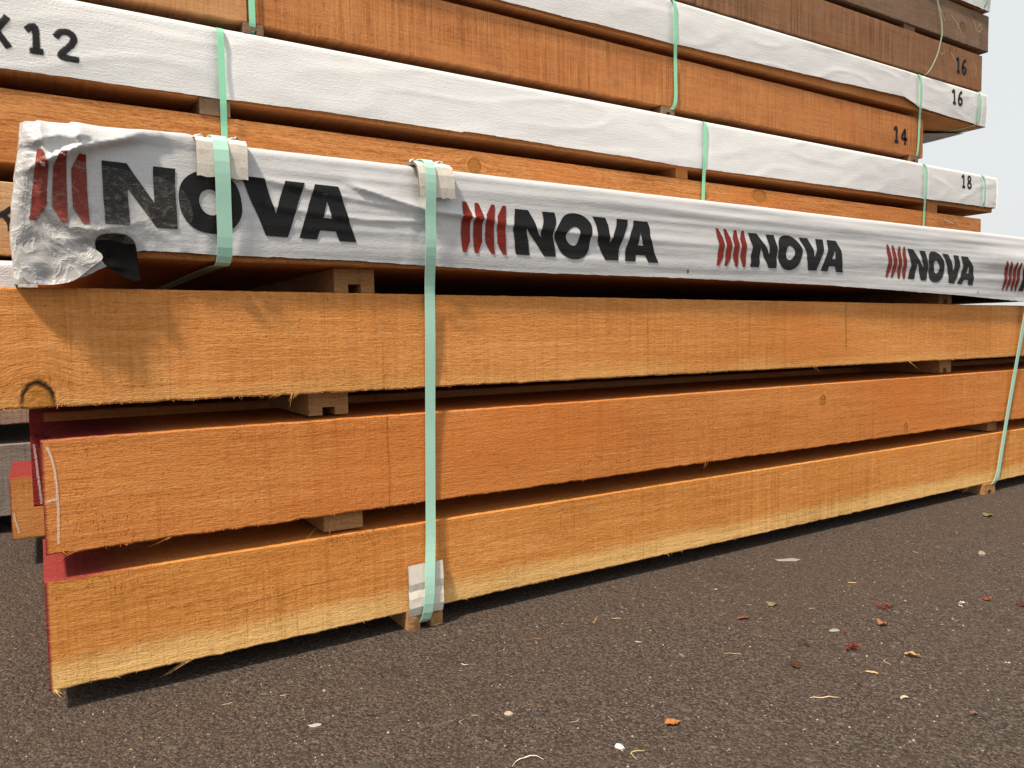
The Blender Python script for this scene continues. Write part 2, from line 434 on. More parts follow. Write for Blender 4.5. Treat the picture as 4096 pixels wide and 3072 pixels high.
M['f16'] = wood('wood_back_brown', (.115, .056, .028), (.26, .135, .072), (.38, .215, .125), lines=.36, grain=.7, seed=25.4, saw=.9, stain=.3)
M['f60'] = wood('wood_back_grey', (.10, .062, .04), (.22, .142, .097), (.33, .225, .155), seed=27.4, saw=.7, stain=.3, knots=[(4.585, 2.235, .028, .028)])
M['grey'] = wood('wood_weathered', (.14, .115, .098), (.27, .23, .20), (.38, .33, .29), seed=29.4, saw=.8)
M['pink'] = wood('wood_pinkish', (.20, .14, .105), (.38, .275, .215), (.52, .39, .32), seed=31.4, saw=.8)
M['stk'] = wood('wood_sticker', (.20, .09, .035), (.37, .195, .082), (.47, .285, .135), seed=33.3, grain=1.2, saw=.2)
M['stkd'] = wood('wood_sticker_grey', (.12, .07, .04), (.22, .14, .09), (.32, .22, .15), seed=35.3, grain=1.2, saw=.2)
M['mint'] = strap_mat('strap_mint', (.43, .74, .61)); M['green'] = strap_mat('strap_green', (.26, .66, .43)); M['faded'] = strap_mat('strap_faded', (.30, .38, .28))
M['wrapf'] = wrap_mat('wrap_printed', (.57, .58, .595), weave=.3, grid=.3, crinkle=True)
M['wrapb'] = wrap_mat('wrap_white', (.71, .715, .72), weave=.85, grid=.05, gx=.02, gz=.02, dirt=.04, rough=.6)
M['black'] = print_mat('print_black', (.009, .009, .010), .10); M['red'] = print_mat('print_red', (.20, .018, .009), .10)
M['lining'] = plain('wrap_lining', (.008, .0075, .0075), 0.55, .06)
M['spray'] = spray_mat('spray_black', (.015, .015, .016)); M['chalk'] = spray_mat('chalk_white', (.80, .74, .66), 700); M['crayon'] = spray_mat('crayon_tan', (.55, .38, .24), 420)
M['seam'] = spray_mat('saw_seam', (.20, .075, .02), 300)
M['clear'] = clear_mat('clear_tape')

def cardboard():
    n = NT('card_white')
    f = n.noise(n.pos, 60, 5, .65); s = n.noise(n.pos, 420, 3, .7)
    col = n.ramp(f, [(.28, (.52, .45, .35)), (.45, (.66, .62, .55)), (.75, (.72, .69, .64))])
    col = n.mix(n.rng(s, .66, .74, 0, .6), col, (.2, .17, .13))
    n.bump(n.add(f, s), .35, .0012)
    return n.done(col, .85, .1)
M['card'] = cardboard(); M['pulp'] = plain('card_edge', (.20, .16, .13), .9, .1, .4, 300)

def asphalt():
    n = NT('asphalt')
    p = n.xyz(n.x, n.y, n.mul(n.z, 1.0))
    v1 = n.voro(p, 330); v2 = n.voro(p, 135); v3 = n.voro(p, 60)
    c1 = n.t.nodes.new('ShaderNodeSeparateColor'); n.link(v1.outputs['Color'], c1.inputs[0])
    c2 = n.t.nodes.new('ShaderNodeSeparateColor'); n.link(v2.outputs['Color'], c2.inputs[0])
    c3 = n.t.nodes.new('ShaderNodeSeparateColor'); n.link(v3.outputs['Color'], c3.inputs[0])
    big = n.noise(p, 1.6, 4, .6); mid = n.noise(p, 14, 5, .65); fine = n.noise(p, 700, 3, .7)
    base = n.ramp(n.add(n.mul(c1.outputs[0], .55), n.mul(fine, .5)), [(.15, (.018, .0135, .0108)), (.5, (.067, .051, .041)), (.85, (.158, .125, .104))])
    base = n.mix(n.rng(mid, .35, .7, 0, .35), base, (.080, .058, .044))
    base = n.mix(n.rng(big, .4, .65, 0, .30), base, (.090, .060, .044))
    br = n.mul(n.rng(c1.outputs[1], .90, .97, 0, .75), n.rng(v1.outputs['Distance'], .25, .5, 1, 0))
    base = n.mix(br, base, n.mix(c1.outputs[2], (.22, .20, .18), (.30, .23, .17)))
    b2 = n.mul(n.rng(c2.outputs[1], .88, .95, 0, .6), n.rng(v2.outputs['Distance'], .22, .42, 1, 0))
    base = n.mix(b2, base, n.mix(c2.outputs[2], (.15, .14, .13), (.22, .19, .16)))
    stn = n.noise(n.scaled(p, (3, 3, 3)), 1, 6, .7)
    base = n.mix(n.rng(stn, .58, .68, 0, .35), base, (.035, .028, .024))
    b3 = n.mul(n.rng(c3.outputs[1], .90, .93, 0, .45), n.rng(v3.outputs['Distance'], .2, .34, 1, 0))
    base = n.mix(b3, base, (.2, .185, .165))
    h = n.add(n.mul(v1.outputs['Distance'], -.8), n.add(n.mul(v2.outputs['Distance'], -1.2), n.mul(fine, .6)))
    n.bump(h, .8, .005)
    return n.done(base, .85, .2)
M['asphalt'] = asphalt()

# ------------------------------------------------------------------ ground
gx = [-120, -20, -4, -1, 0, 1, 2, 3, 4, 6, 10, 30, 120]; gy = [-120, -30, -5, -1, 0, .5, 1, 1.5, 2, 3, 5, 15, 50, 150]
gv = [(x, y, 0) for y in gy for x in gx]; w_ = len(gx)
gf = [(j*w_+i, j*w_+i+1, (j+1)*w_+i+1, (j+1)*w_+i) for j in range(len(gy)-1) for i in range(w_-1)]
tag(mesh_obj('ground', gv, gf, M['asphalt']), kind='structure')

# ------------------------------------------------------------------ front stack: beams
YF = 1.17; YF2 = 1.178; YF3 = 1.183; XR = 3.55; RW = 0.28
GF = 'timber beams of the front stack'
b1 = beam('light orange top beam of the front stack with a half round knot at its lower left corner', -.058, XR, YF, YF+RW-.004, .419, .577, M['b1'], 1, .006, fuzz=650, fz_range=(-.05, 2.7), fuzz_top=150, group=GF, tail=[(.335, -.5, .022), (.34, -.9, .016), (.31, -1.2, .012), (1.6, -.3, .012), (2.0, .3, .012)])
b2 = beam('reddish orange middle beam of the front stack with a chalk line at its red painted left end', -.003, XR, YF2, YF+RW-.004, .220, .3761, M['b2'], 2, .006, fuzz=420, fz_range=(0, 2.7), fuzz_top=90, group=GF, tail=[(.15, -1.6, .03), (.03, -1.8, .035), (1.24, -.4, .016), (.9, -1.5, .02), (2.2, -1.4, .02)])
b3 = beam('bottom beam of the front stack with a pale yellow lower edge just above the asphalt', -.007, XR, YF3, YF+RW-.004, .0315, .1845, M['b3'], 3, .006, fuzz=130, fz_range=(0, 2.7), fuzz_top=160, group=GF, tail=[(.17, -1.8, .035), (.0, .3, .014), (2.35, -1.6, .03), (.55, -1.5, .02)])
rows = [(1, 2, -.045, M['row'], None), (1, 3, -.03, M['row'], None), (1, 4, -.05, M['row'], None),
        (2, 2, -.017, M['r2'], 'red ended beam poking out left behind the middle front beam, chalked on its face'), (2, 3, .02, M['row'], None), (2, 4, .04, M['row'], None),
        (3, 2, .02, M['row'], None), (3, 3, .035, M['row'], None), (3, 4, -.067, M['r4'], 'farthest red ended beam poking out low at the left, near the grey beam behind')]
ZL = {1: (.419, .577), 2: (.222, .377), 3: (.033, .188)}
INNER = {}
for L_, r_, xl, mt, lab in rows:
    z0, z1 = ZL[L_]
    if (L_, r_) == (2, 2): z0, z1 = .237, .391
    if (L_, r_) == (3, 4): z0, z1 = .036+.02, .205
    if (L_, r_) == (3, 4): z0 = .066
    y0 = YF+RW*(r_-1)
    if lab is None:
        lv = {1: 'top', 2: 'middle', 3: 'bottom'}[L_]; rw = {2: 'second', 3: 'third', 4: 'fourth'}[r_]
        lab = f'orange beam in the {rw} row from the front within the {lv} layer of the front stack'
    INNER[(L_, r_)] = beam(lab, xl, XR, y0, y0+RW-.004, z0, z1, mt, 10+L_*5+r_, .03, group='inner timber beams of the front stack')
flat = lambda y: (lambda x, z, o: (x, y-o-.0006, z))
wob = lambda pts, k=.001: [(x+k*n3(z*90, i), z) for i, (x, z) in enumerate(pts)]
strokes('chalk_mark', [wob([(.004, .366), (.0085, .355), (.0115, .335), (.0135, .31), (.0135, .28), (.0125, .25), (.012, .234)], .0016), [(.000, .292), (.006, .295), (.013, .294)]], .0030, flat(YF2), M['chalk'], b2)
strokes('chalk_mark', [wob([(-.012, .34), (-.010, .315), (-.009, .29), (-.007, .262), (-.006, .242)])], .0034, flat(YF+RW), M['chalk'], INNER[(2, 2)])
strokes('chalk_mark', [wob([(-.062, .125), (-.060, .11), (-.056, .095), (-.054, .08)])], .004, flat(YF+RW*3), M['chalk'], INNER[(3, 4)])
# brush of red stained fibres torn out at the upper left corner of the middle beam
rg = random.Random(4); V = []; Fc = []
fibres(rg, V, Fc, lambda r: ((.000+r.uniform(-.003, .006), YF+.01+r.random()*.05, .376), Vector((r.uniform(-1, 1.0), -.3, r.uniform(.1, 1.0)))), 70, .017, .5, droop=.2, wid=.0009)
mesh_obj('torn_fibres', V, Fc, plain('fibre_red', (.13, .018, .018), .9, .1), b2, (0, YF, .376))

V = []; Fc = []
fibres(rg, V, Fc, lambda r: ((r.uniform(.36, .50), YF3-.0005, .1835), Vector((r.choice((-1, 1))*r.uniform(.5, 1.5), -.35, r.uniform(-.3, .5)))), 60, .016, .4, droop=.2, wid=.0005)
fibres(rg, V, Fc, lambda r: ((r.choice((.352, .388)), YF3+.004, .1845), Vector((r.uniform(-.3, .6), -.2, 1.0))), 5, .03, .3, droop=.1, wid=.0006)
mesh_obj('torn_fibres', V, Fc, plain('fibre_tan', (.55, .25, .075), .9, .1), b3, (.43, YF, .188))
strokes('drying_crack', [wob([(.22, .098), (.27, .103), (.31, .105), (.35, .112), (.40, .113)], .002)], .0007, flat(YF3), M['seam'], b3)
strokes('saw_seam', [wob([(.489, .375), (.488, .33), (.490, .28), (.489, .225)], .001)], .0007, flat(YF2), M['seam'], b2)
strokes('saw_seam', [wob([(1.72, .574), (1.72, .52), (1.722, .46)], .001)], .0012, flat(YF), M['seam'], b1)

# ------------------------------------------------------------------ stickers of the front stack
GS = 'cross sticks between the layers of the front stack'
sticker('grooved stick under the printed wrap, left of the long front strap', .411, .479, 1.195, 2.28, .579, .618, M['stk'], group=GS, seed=1)
sticker('small grooved stick between the top and middle front beams, left of the strap', .364, .430, 1.20, 2.28, .381, .417, M['stk'], group=GS, seed=2)
sticker('smooth pale stick between the middle and bottom front beams, left of the strap', .382, .448, 1.195, 2.28, .190, .220, M['stk'], False, group=GS, seed=3)
sticker('stick on the asphalt under the white card pad of the long front strap', .518, .584, 1.177, 2.28, 0.0, .0315, M['stk'], group=GS, seed=4)
sticker('stick in the dark gap under the far right of the printed wrap', 2.199, 2.264, 1.20, 2.28, .580, .618, M['stk'], group=GS, seed=5)
sticker('far right stick between the top and middle front beams', 2.207, 2.269, 1.20, 2.28, .381, .417, M['stk'], group=GS, seed=6)
sticker('far right stick between the middle and bottom front beams', 2.486, 2.541, 1.20, 2.28, .190, .220, M['stk'], False, group=GS, seed=7)
sticker('stick on the asphalt at the foot of the slanting right strap', 2.430, 2.494, 1.177, 2.28, 0.0, .0315, M['stk'], group=GS, seed=8)

# ------------------------------------------------------------------ front stack: printed wrapped bundle
WX0, WY, WZ0, WZ1 = -.010, 1.152, .619, .786
bundle = empty('wrapped_timber_bundle', (1.6, 1.7, WZ0), 'timber bundle in grey white wrap printed with big black letters and red bars', 'timber bundle')
for i in range(4):
    beam(None, .006, XR, 1.160+i*.28, 1.160+i*.28+.276, WZ0, .775, M['core'], 40+i, .02, fuzz=90 if i == 0 else 0, fz_range=(.1, 2.6), name='timber_beam', parent=bundle)
def zbot(x):
    P = [(-.05, .580), (-.02, .579), (.025, .580), (.05, .588), (.085, .606), (.105, .622), (.13, .629), (.22, .627), (.42, .627), (.55, .624), (.76, .619), (1.12, .620), (1.63, .616), (2.2, .602), (2.6, .588), (3.6, .58)]
    for (a, za), (b, zb) in zip(P[:-1], P[1:]):
        if x <= b: t = max(0, (x-a)/(b-a)); return za+(zb-za)*t
    return P[-1][1]
def seg_ridge(px, pz, pts, w0):
    best = 1e9; side = 0
    for (ax, az), (bx, bz) in zip(pts[:-1], pts[1:]):
        dx, dz = bx-ax, bz-az; L2 = dx*dx+dz*dz
        t = max(0, min(1, ((px-ax)*dx+(pz-az)*dz)/L2)); ex, ez = px-ax-dx*t, pz-az-dz*t
        d = math.hypot(ex, ez)
        if d < best: best = d; side = ex*dz-ez*dx
    s = best if side > 0 else -best                       # + below/right of the ridge line, - above it
    return s
FOLDS = [([(-.005, .757), (.028, .766), (.055, .766)], .0105, .003, .014),
         ([(.055, .768), (.060, .757), (.040, .746), (.018, .737)], .0125, .003, .014),
         ([(.020, .735), (.055, .752), (.095, .767), (.135, .779), (.20, .784)], .0165, .0035, .026),
         ([(.000, .776), (.006, .750), (.002, .735), (-.006, .725)], .006, .003, .012),
         ([(.060, .640), (.085, .655), (.115, .660)], .004, .003, .012),
         ([(.005, .700), (.012, .675), (.04, .655), (.10, .648)], .005, .003, .012),
         ([(.44, .738), (.51, .722), (.56, .712), (.66, .706)], .0065, .003, .012), ([(.57, .715), (.70, .700), (.95, .690)], .003, .003, .012), ([(.30, .70), (.45, .69), (.55, .694)], .003, .003, .01),
         ([(.27, .742), (.40, .724), (.54, .712)], .0035, .004, .014)]
def wrapdisp(x, z):
    """How far the sheet stands out from the timber face."""
    t = (z-WZ0)/(WZ1-WZ0)
    d = .0030*max(0, math.sin(math.pi*max(0, min(1, t))))
    far = min(1, max(0, (x-.15)/.25))
    d += far*(.0024*n3(x*1.7, z*30, 3.1)+.0010*n3(x*2.6, z*85, 7.7)+.0004*n3(x*4, z*170, 1.7)+.0008*n3(x*6, z*22, 1.9))
    d += far*.0028*math.exp(-((z-.757-.006*n3(x*3, 5))/.010)**2)*(.5+.6*n3(x*2.3, 8.8))
    d += .0003*n3(x*30, z*60, 4)
    near = 1-min(1, max(0, (x-.02)/.24))
    if near > 0:
        a = abs(n3(x*24, z*24, 11.3)); b = abs(n3(x*48+5, z*48, 2.3)); c = n3(x*13, z*13, 6.2)
        low = min(1, max(0, (.70-z)/.05))
        d += near*((.0025-.010*a)*(.06+.94*low)+(.001-.004*b)*(.05+.95*low)+.003*c*(.3+.7*low))
    for pts, amp, wu, wd in FOLDS:
        if min(p[0] for p in pts)-.05 < x < max(p[0] for p in pts)+.05:
            s = seg_ridge(x, z, pts, wu)
            d += amp*math.exp(-abs(s)/(wd if s < 0 else wu))*(1 if abs(s) < .06 else 0)
    for sx in (.232, .555):
        d -= .0022*math.exp(-((x-sx)/.016)**2)
        d += .0018*math.exp(-((x-sx)/.05)**2)*n3(x*60, z*22, 9.1)
    if x > 2.2: d += (x-2.2)*.03*math.exp(-((z-.70)/.05)**2)*(1+n3(x*5, z*20, 4.4))
    return d
RC = .012
def wrap_pt(a, z, off=0.0):
    """a runs along the face (a = x - WX0); a < 0 goes round the left end."""
    x = WX0+a; dy = 0.0
    q = math.pi/2*RC
    if a < 0:
        if -a < q:
            th = -a/RC; x = WX0-RC*math.sin(th); dy = RC*(1-math.cos(th))
        else: x = WX0-RC; dy = RC+(-a-q)
    if a < .06:
        x += .016*max(0, min(1, (z-.66)/.10))*min(1, (.06-a)/.06)
    dis = wrapdisp(WX0+a, z)+off
    y = WY+dy
    zz = z
    if z > WZ1-RC:
        th = min(1, (z-(WZ1-RC))/RC)*math.pi/2
        zz = WZ1-RC+RC*math.sin(th); y += RC*(1-math.cos(th)); zz += dis*math.sin(th)*.5; dis *= math.cos(th)*.8+.2
    if a < 0:
        th = min(math.pi/2, -a/RC)
        return Vector((x-dis*math.sin(th)*.5, y-dis*math.cos(th), zz))
    return Vector((x, y-dis, zz))
As = list(np.arange(-.20, -.03, .02))+list(np.arange(-.03, .30, .003))+list(np.arange(.30, .8, .005))+list(np.arange(.8, 3.58, .010))
NB = 56; V = []; Fc = []
for a in As:
    x = WX0+a
    zb = zbot(x)+.0012*n3(x*40, 2)+.0008*n3(x*130, 5)
    for j in range(NB+1):
        z = zb+(WZ1-zb)*j/NB
        V.append(wrap_pt(a, z))
    p = V[-1]
    for dyy in (.03, .3, 1.1):
        V.append(Vector((p.x, WY+RC+dyy if a >= 0 else max(p.y, WY+RC+dyy), WZ1+.001)))
m_ = NB+4
for i in range(len(As)-1):
    for j in range(m_-1):
        b = i*m_+j; Fc.append((b, b+m_, b+m_+1, b+1))
wrap = mesh_obj('printed_wrap', V, Fc, M['wrapf'], bundle, (1.6, WY, WZ0), smooth=True)

def densify(polys, step):
    """Triangulate outlines (with holes) and cut them on a grid so they can follow the sheet."""
    bm = bmesh.new()
    for loops in polys:
        vs = [[Vector((x, y, 0)) for x, y in lp] for lp in loops]
        flat_ = [v for lp in vs for v in lp]; bv = [bm.verts.new(v) for v in flat_]
        for t in geometry.tessellate_polygon(vs):
            try: bm.faces.new([bv[i] for i in t])
            except ValueError: pass
    xs = [v.co.x for v in bm.verts]; ys = [v.co.y for v in bm.verts]
    for ax, lo, hi in ((0, min(xs), max(xs)), (1, min(ys), max(ys))):
        q = lo+step
        while q < hi:
            co = (q, 0, 0) if ax == 0 else (0, q, 0); no = (1, 0, 0) if ax == 0 else (0, 1, 0)
            bmesh.ops.bisect_plane(bm, geom=bm.verts[:]+bm.edges[:]+bm.faces[:], plane_co=co, plane_no=no, dist=1e-7)
            q += step
    bm.verts.index_update()
    r = [tuple(v.co) for v in bm.verts], [tuple(v.index for v in f.verts) for f in bm.faces]
    bm.free(); return r
def oval(cx, cy, rx, ry, n=36, p=2.25):
    o = []
    for i in range(n):
        t = 2*math.pi*i/n; c, s = math.cos(t), math.sin(t)
        o.append((cx+rx*math.copysign(abs(c)**(2/p), c), cy+ry*math.copysign(abs(s)**(2/p), s)))
    return o
LET = {'N': (.103, [[(0, 0), (0, 1), (.33, 1), (.69, .40), (.69, 1), (1, 1), (1, 0), (.70, 0), (.33, .60), (.33, 0)]]),
       'O': (.098, [oval(.5, .5, .5, .53), oval(.5, .5, .185, .22, p=2.0)]),
       'V': (.106, [[(0, 1), (.35, 1), (.52, .40), (.68, 1), (1, 1), (.70, 0), (.35, 0)]]),
       'A': (.103, [[(0, 0), (.29, 1), (.70, 1), (1, 0), (.69, 0), (.64, .17), (.36, .17), (.30, 0)], [(.425, .40), (.575, .40), (.50, .72)]])}
def logo(xb, zb, h, w, amp, lean, seed, wr):
    """Four red bars and four letters printed on the sheet; xb is where the letters begin."""
    k = w/.402
    def place(name, polys, mt, soft=1.0):
        vs, fs = densify(polys, .0045)
        P = []
        for x, z, _ in vs:
            t = (z-zb)/h
            dx = soft*amp*(math.sin(t*6.0+seed)*.6+n3(t*3.2, seed, x*6)*1.0)+soft*lean*(t-.5)*(t-.5)*-1.2*(1 if t > .5 else .2)
            dz = .10*amp*n3(x*20, seed)+(x-xb)*wr
            P.append(wrap_pt(x+dx-WX0, z+dz, .0017 if x < .07 else .0012))
        return mesh_obj(name, P, fs, mt, wrap, P[0], smooth=True)
    bw, bg_ = .0205*k, .0075*k
    xx = xb-.021*k-(4*bw+3*bg_)
    for i in range(4):
        if i == 0 and seed == 1.0: xx += bw+bg_; continue       # folded away round the torn end
        sh = [(0, -.02), (0, 1.04), (.42, 1.04), (1, .80), (1, .22), (.42, -.02)] if i < 2 else [(1, -.02), (1, 1.04), (.58, 1.04), (0, .80), (0, .22), (.58, -.02)]
        place('red_bar', [[[(xx+p*bw, zb+q*h) for p, q in sh]]], M['red'], .5); xx += bw+bg_
    x = xb
    for ch in 'NOVA':
        lw, loops = LET[ch]; lw *= k
        place('printed_letter', [[[(x+p*lw, zb+q*h) for p, q in lp] for lp in loops]], M['black'])
        x += lw+{'N': .004, 'O': .0, 'V': -.012, 'A': 0}[ch]*k
logo(.083, .661, .083, .349, .0008, 0, 1.0, -.016)
logo(.727, .650, .080, .340, .0045, .0, 2.2, -.006)
logo(1.345, .650, .074, .336, .0060, .030, 4.0, -.004)
logo(1.962, .641, .078, .326, .0060, .034, 5.1, -.030)
logo(2.552, .620, .080, .330, .0040, .02, 6.3, -.02)
for x in (1.152, 2.31):                                     # the sheet maker's tiny red mark near the lower edge
    P = [wrap_pt(x+dx-WX0, zbot(x)+.010+dz, .001) for dx, dz in ((0, 0), (.005, 0), (.005, .007), (0, .007), (.0015, .0015), (.0035, .0015), (.0035, .0055), (.0015, .0055))]
    mesh_obj('tiny_red_mark', P, [(0, 1, 5, 4), (1, 2, 6, 5), (2, 3, 7, 6), (3, 0, 4, 7)], M['red'], wrap, P[0])

def patch(name, outline, off, mt, parent, step=.006, curl=0.0, seed=0.0, crump=.004):
    for _ in range(2):                                     # round the torn outline a little
        outline = [q for (ax, az), (bx, bz) in zip(outline, outline[1:]+outline[:1]) for q in ((ax*.75+bx*.25, az*.75+bz*.25), (ax*.25+bx*.75, az*.25+bz*.75))]
    vs, fs = densify([[outline]], step)
    P = []
    zmax = max(v[1] for v in vs); zmin = min(v[1] for v in vs)
    for x, z, _ in vs:
        p = wrap_pt(x-WX0, max(z, .60), off) if z > .60 else Vector((x, WY-wrapdisp(x, .60)-off, z))
        t = (zmax-z)/(zmax-zmin)
        p.y += -curl*t*t + crump*n3(x*40, z*40, seed)*t
        P.append(p)
    return mesh_obj(name, P, fs, mt, parent, P[0], smooth=True)
patch('black_lining', [(.070, .640), (.080, .648), (.108, .649), (.119, .640), (.121, .618), (.122, .600), (.124, .584), (.100, .592), (.082, .606), (.072, .622)], .0015, M['lining'], wrap, seed=2)
patch('torn_flap', [(.000, .640), (.030, .650), (.055, .636), (.084, .618), (.066, .604), (.052, .590), (.040, .582), (.020, .5785), (.000, .5785), (-.012, .585), (-.014, .62)], .006, M['wrapf'], wrap, curl=.006, seed=5, crump=.006)
patch('clear_tape', [(-.016, .735), (.03, .742), (.10, .735), (.165, .728), (.190, .705), (.195, .660), (.120, .650), (.118, .632), (.07, .645), (.045, .600), (.052, .587), (.036, .592), (.02, .60), (-.014, .59), (-.018, .66)], .0045, M['clear'], wrap, seed=8, crump=.003)
patch('clear_scrap', [(.042, .620), (.062, .628), (.074, .612), (.060, .590), (.055, .588)], .010, M['clear'], wrap, seed=9, crump=.004)

# ------------------------------------------------------------------ front straps and card pads
GST = 'mint plastic straps'
ribbon('strap', [(.231, 1.1310, .794), (.2315, 1.1305, .775), (.232, 1.1315, .755), (.2325, 1.1325, .735), (.2330, 1.1370, .70), (.2340, 1.1410, .655), (.2340, 1.1425, .635), (.2340, 1.1435, .618), (.2335, 1.149, .6095), (.2320, 1.162, .6090), (.231, 1.172, .6145), (.225, 2.31, .6145), (.225, 2.31, .790), (.231, 1.17, .797), (.231, 1.141, .799)], .0205, M['mint'], 'short mint strap round the printed bundle, crossing the first big letters', 'strap', GST, closed=True)
ribbon('strap', [(.5545, 1.1270, .795), (.5552, 1.1275, .768), (.5555, 1.1290, .732), (.5560, 1.1350, .715), (.5585, 1.1385, .655), (.5580, 1.1400, .635), (.5630, 1.157, .606), (.5645, 1.1610, .577), (.5645, 1.1625, .50), (.5655, 1.1715, .36), (.5640, 1.1745, .21), (.5620, 1.1725, .150), (.5578, 1.1680, .118), (.5547, 1.1630, .095), (.5532, 1.1620, .066), (.5517, 1.1610, .045), (.5497, 1.1615, .028), (.5472, 1.1640, .013), (.5457, 1.172, .004), (.5447, 1.19, .0045), (.5447, 1.21, .006), (.545, 2.31, .006), (.55, 2.31, .790), (.5545, 1.17, .797), (.5545, 1.138, .800)], .0185, M['mint'], 'long mint strap running from wrap to asphalt down the front stack', 'strap', GST, closed=True)
ribbon('strap', [(2.64, 1.13, .75), (2.607, 1.153, .567), (2.577, 1.166, .378), (2.535, 1.171, .20), (2.493, 1.172, .038), (2.474, 1.175, .022), (2.468, 1.21, .008), (2.46, 2.31, .009), (2.64, 2.31, .79), (2.645, 1.15, .79)], .0185, M['mint'], 'slanting mint strap at the right edge of the front stack', 'strap', GST, closed=True)

def pad(label, x0, x1, prof, skew=0.0, seed=0, thick=.0035, torn=True):
    """Bent white card pad: front leaf and top leaf of one folded strip."""
    nx = 16; V = []; Fc = []; fm = []; n_ = len(prof)
    for i in range(nx+1):
        t = i/nx; x = x0+(x1-x0)*t
        for j, (y, z) in enumerate(prof):
            e = j/(n_-1)
            dz = .0015*n3(t*7, seed, e*2)+(0.0016*n3(t*19, seed, 3) if j == 0 else 0)
            dy = -.0012*n3(t*5, e*6, seed)
            dx = skew*(1-e)*(-1)
            V.append(Vector((x+dx, y+dy*.25, z+dz)))
    N0 = len(V)
    for i in range(nx+1):
        for j in range(n_):
            p = V[i*n_+j]; a = V[i*n_+max(0, j-1)]; b = V[i*n_+min(n_-1, j+1)]
            t = (b-a); nn = Vector((0, -t.z, t.y)).normalized()
            V.append(p-nn*-thick if False else p+nn*thick)
    for i in range(nx):
        for j in range(n_-1):
            a = i*n_+j
            Fc.append((a, a+n_, a+n_+1, a+1)); fm.append(0)
            Fc.append((N0+a, N0+a+1, N0+a+n_+1, N0+a+n_)); fm.append(0)
    for i in range(nx):
        for j in (0, n_-1):
            a = i*n_+j; Fc.append((a, a+n_, N0+a+n_, N0+a)); fm.append(1)
    for j in range(n_-1):
        for i in (0, nx):
            a = i*n_+j; Fc.append((a, a+1, N0+a+1, N0+a)); fm.append(1)
    if torn:                                               # a torn curl of card layers standing up at the fold
        rg = random.Random(seed); b = len(V)
        for q in range(7):
            tx = x0+(x1-x0)*rg.choice((.02, .08, .16, .72, .8)); z = max(p[1] for p in prof); y = min(p[0] for p in prof)+.012
            w = rg.uniform(.004, .009); hh = rg.uniform(.003, .009); b = len(V)
            V += [Vector((tx-w, y, z)), Vector((tx+w, y, z)), Vector((tx+w*.6, y-.003, z+hh)), Vector((tx-w*.4, y+.003, z+hh*.8))]
            Fc.append((b, b+1, b+2, b+3)); fm.append(q % 2)
    o = mesh_obj('card_pad', V, Fc, [M['card'], M['pulp']], None, ((x0+x1)/2, prof[0][0], prof[0][1]), fmat=fm)
    return tag(o, label, 'card pad', 'white card pads under the straps')
pad('white card pad folded over the top edge under the short strap', .199, .268, [(1.140, .734), (1.139, .75), (1.139, .77), (1.140, .781), (1.147, .787), (1.165, .7885), (1.19, .789)], 0.0, 3)
pad('tilted white card pad with torn top under the long strap on the printed wrap', .529, .594, [(1.137, .734), (1.135, .75), (1.135, .77), (1.138, .782), (1.146, .788), (1.165, .789), (1.19, .789)], -.008, 6, .004)
pad('crumpled white card pad under the long strap at the foot of the bottom beam', 0.519, .585, [(1.174, .0285), (1.170, .043), (1.171, .058), (1.1745, .070), (1.173, .083), (1.1765, .115)][::1], .003, 9, .003, torn=False)

# ------------------------------------------------------------------ back stack
YB = 2.40; XB = 4.83
GB = 'timber beams of the tall back stack'
def bk(label, x0, x1, z0, z1, mt, seed, dep=1.0, step=.02, fz=60, y0=YB):
    return beam(label, x0, x1, y0, y0+dep, z0, z1, mt, seed, step, rough=.0018, fuzz=fz, fz_range=(max(x0, -.1), x1), fuzz_top=fz//3, group=GB)
bk('weathered grey beam at ground level of the back stack, lower left', -.9, 3.9, .047, .238, M['grey'], 50)
bk('pinkish grey beam above the grey ground beam of the back stack', -.9, 3.9, .291, .484, M['pink'], 51)
w1 = bk('tan beam of the back stack with a black smudge, left of the printed wrap', -.9, 4.6, .737, .927, M['w1'], 52)
w2 = bk('coarse grained orange beam right above the printed wrap with a round knot', -.9, 4.836, .975, 1.167, M['w2'], 53)
f14b = bk('orange brown beam at the top left edge with a cut end beside a strap', -.9, .5785, 1.457, 1.665, M['f14b'], 54, fz=40)
f14 = bk('orange beam sprayed with the number 14', .581, 4.208, 1.459, 1.667, M['f14'], 55, y0=YB+.004)
f16 = bk('brown weathered beam sprayed with the number 16', -.9, 4.806, 1.912, 2.116, M['f16'], 56)
f60 = bk('dark grey brown beam with chalk scribbles near the top right corner', -.9, 4.87, 2.150, 2.356, M['f60'], 57)
number('14', 3.928, 1.517, .135, .082, .017, flat(YB+.004), M['spray'], f14, .005)
number('16', 4.522, 1.982, .122, .082, .017, flat(YB), M['spray'], f16, .004)
strokes('chalk_mark', [[(4.34, 2.30), (4.40, 2.235)], [(4.335, 2.30), (4.36, 2.25)], [(4.46, 2.28), (4.53, 2.24), (4.58, 2.20)], [(4.70, 2.30), (4.735, 2.25), (4.77, 2.245), (4.79, 2.27), (4.775, 2.295), (4.75, 2.27)]], .004, flat(YB), M['crayon'], f60)
strokes('chalk_mark', [[(4.36, 2.06), (4.39, 2.01), (4.37, 2.05), (4.40, 2.06)], [(4.47, 2.07), (4.52, 2.03)], [(4.71, 2.06), (4.74, 2.03), (4.735, 1.99)]], .004, flat(YB), M['crayon'], f16)
strokes('chalk_mark', [[(4.43, 1.135), (4.52, 1.120)], [(4.55, 1.145), (4.60, 1.105)], [(4.72, 1.13), (4.76, 1.12), (4.77, 1.105)]], .006, flat(YB), M['crayon'], w2)
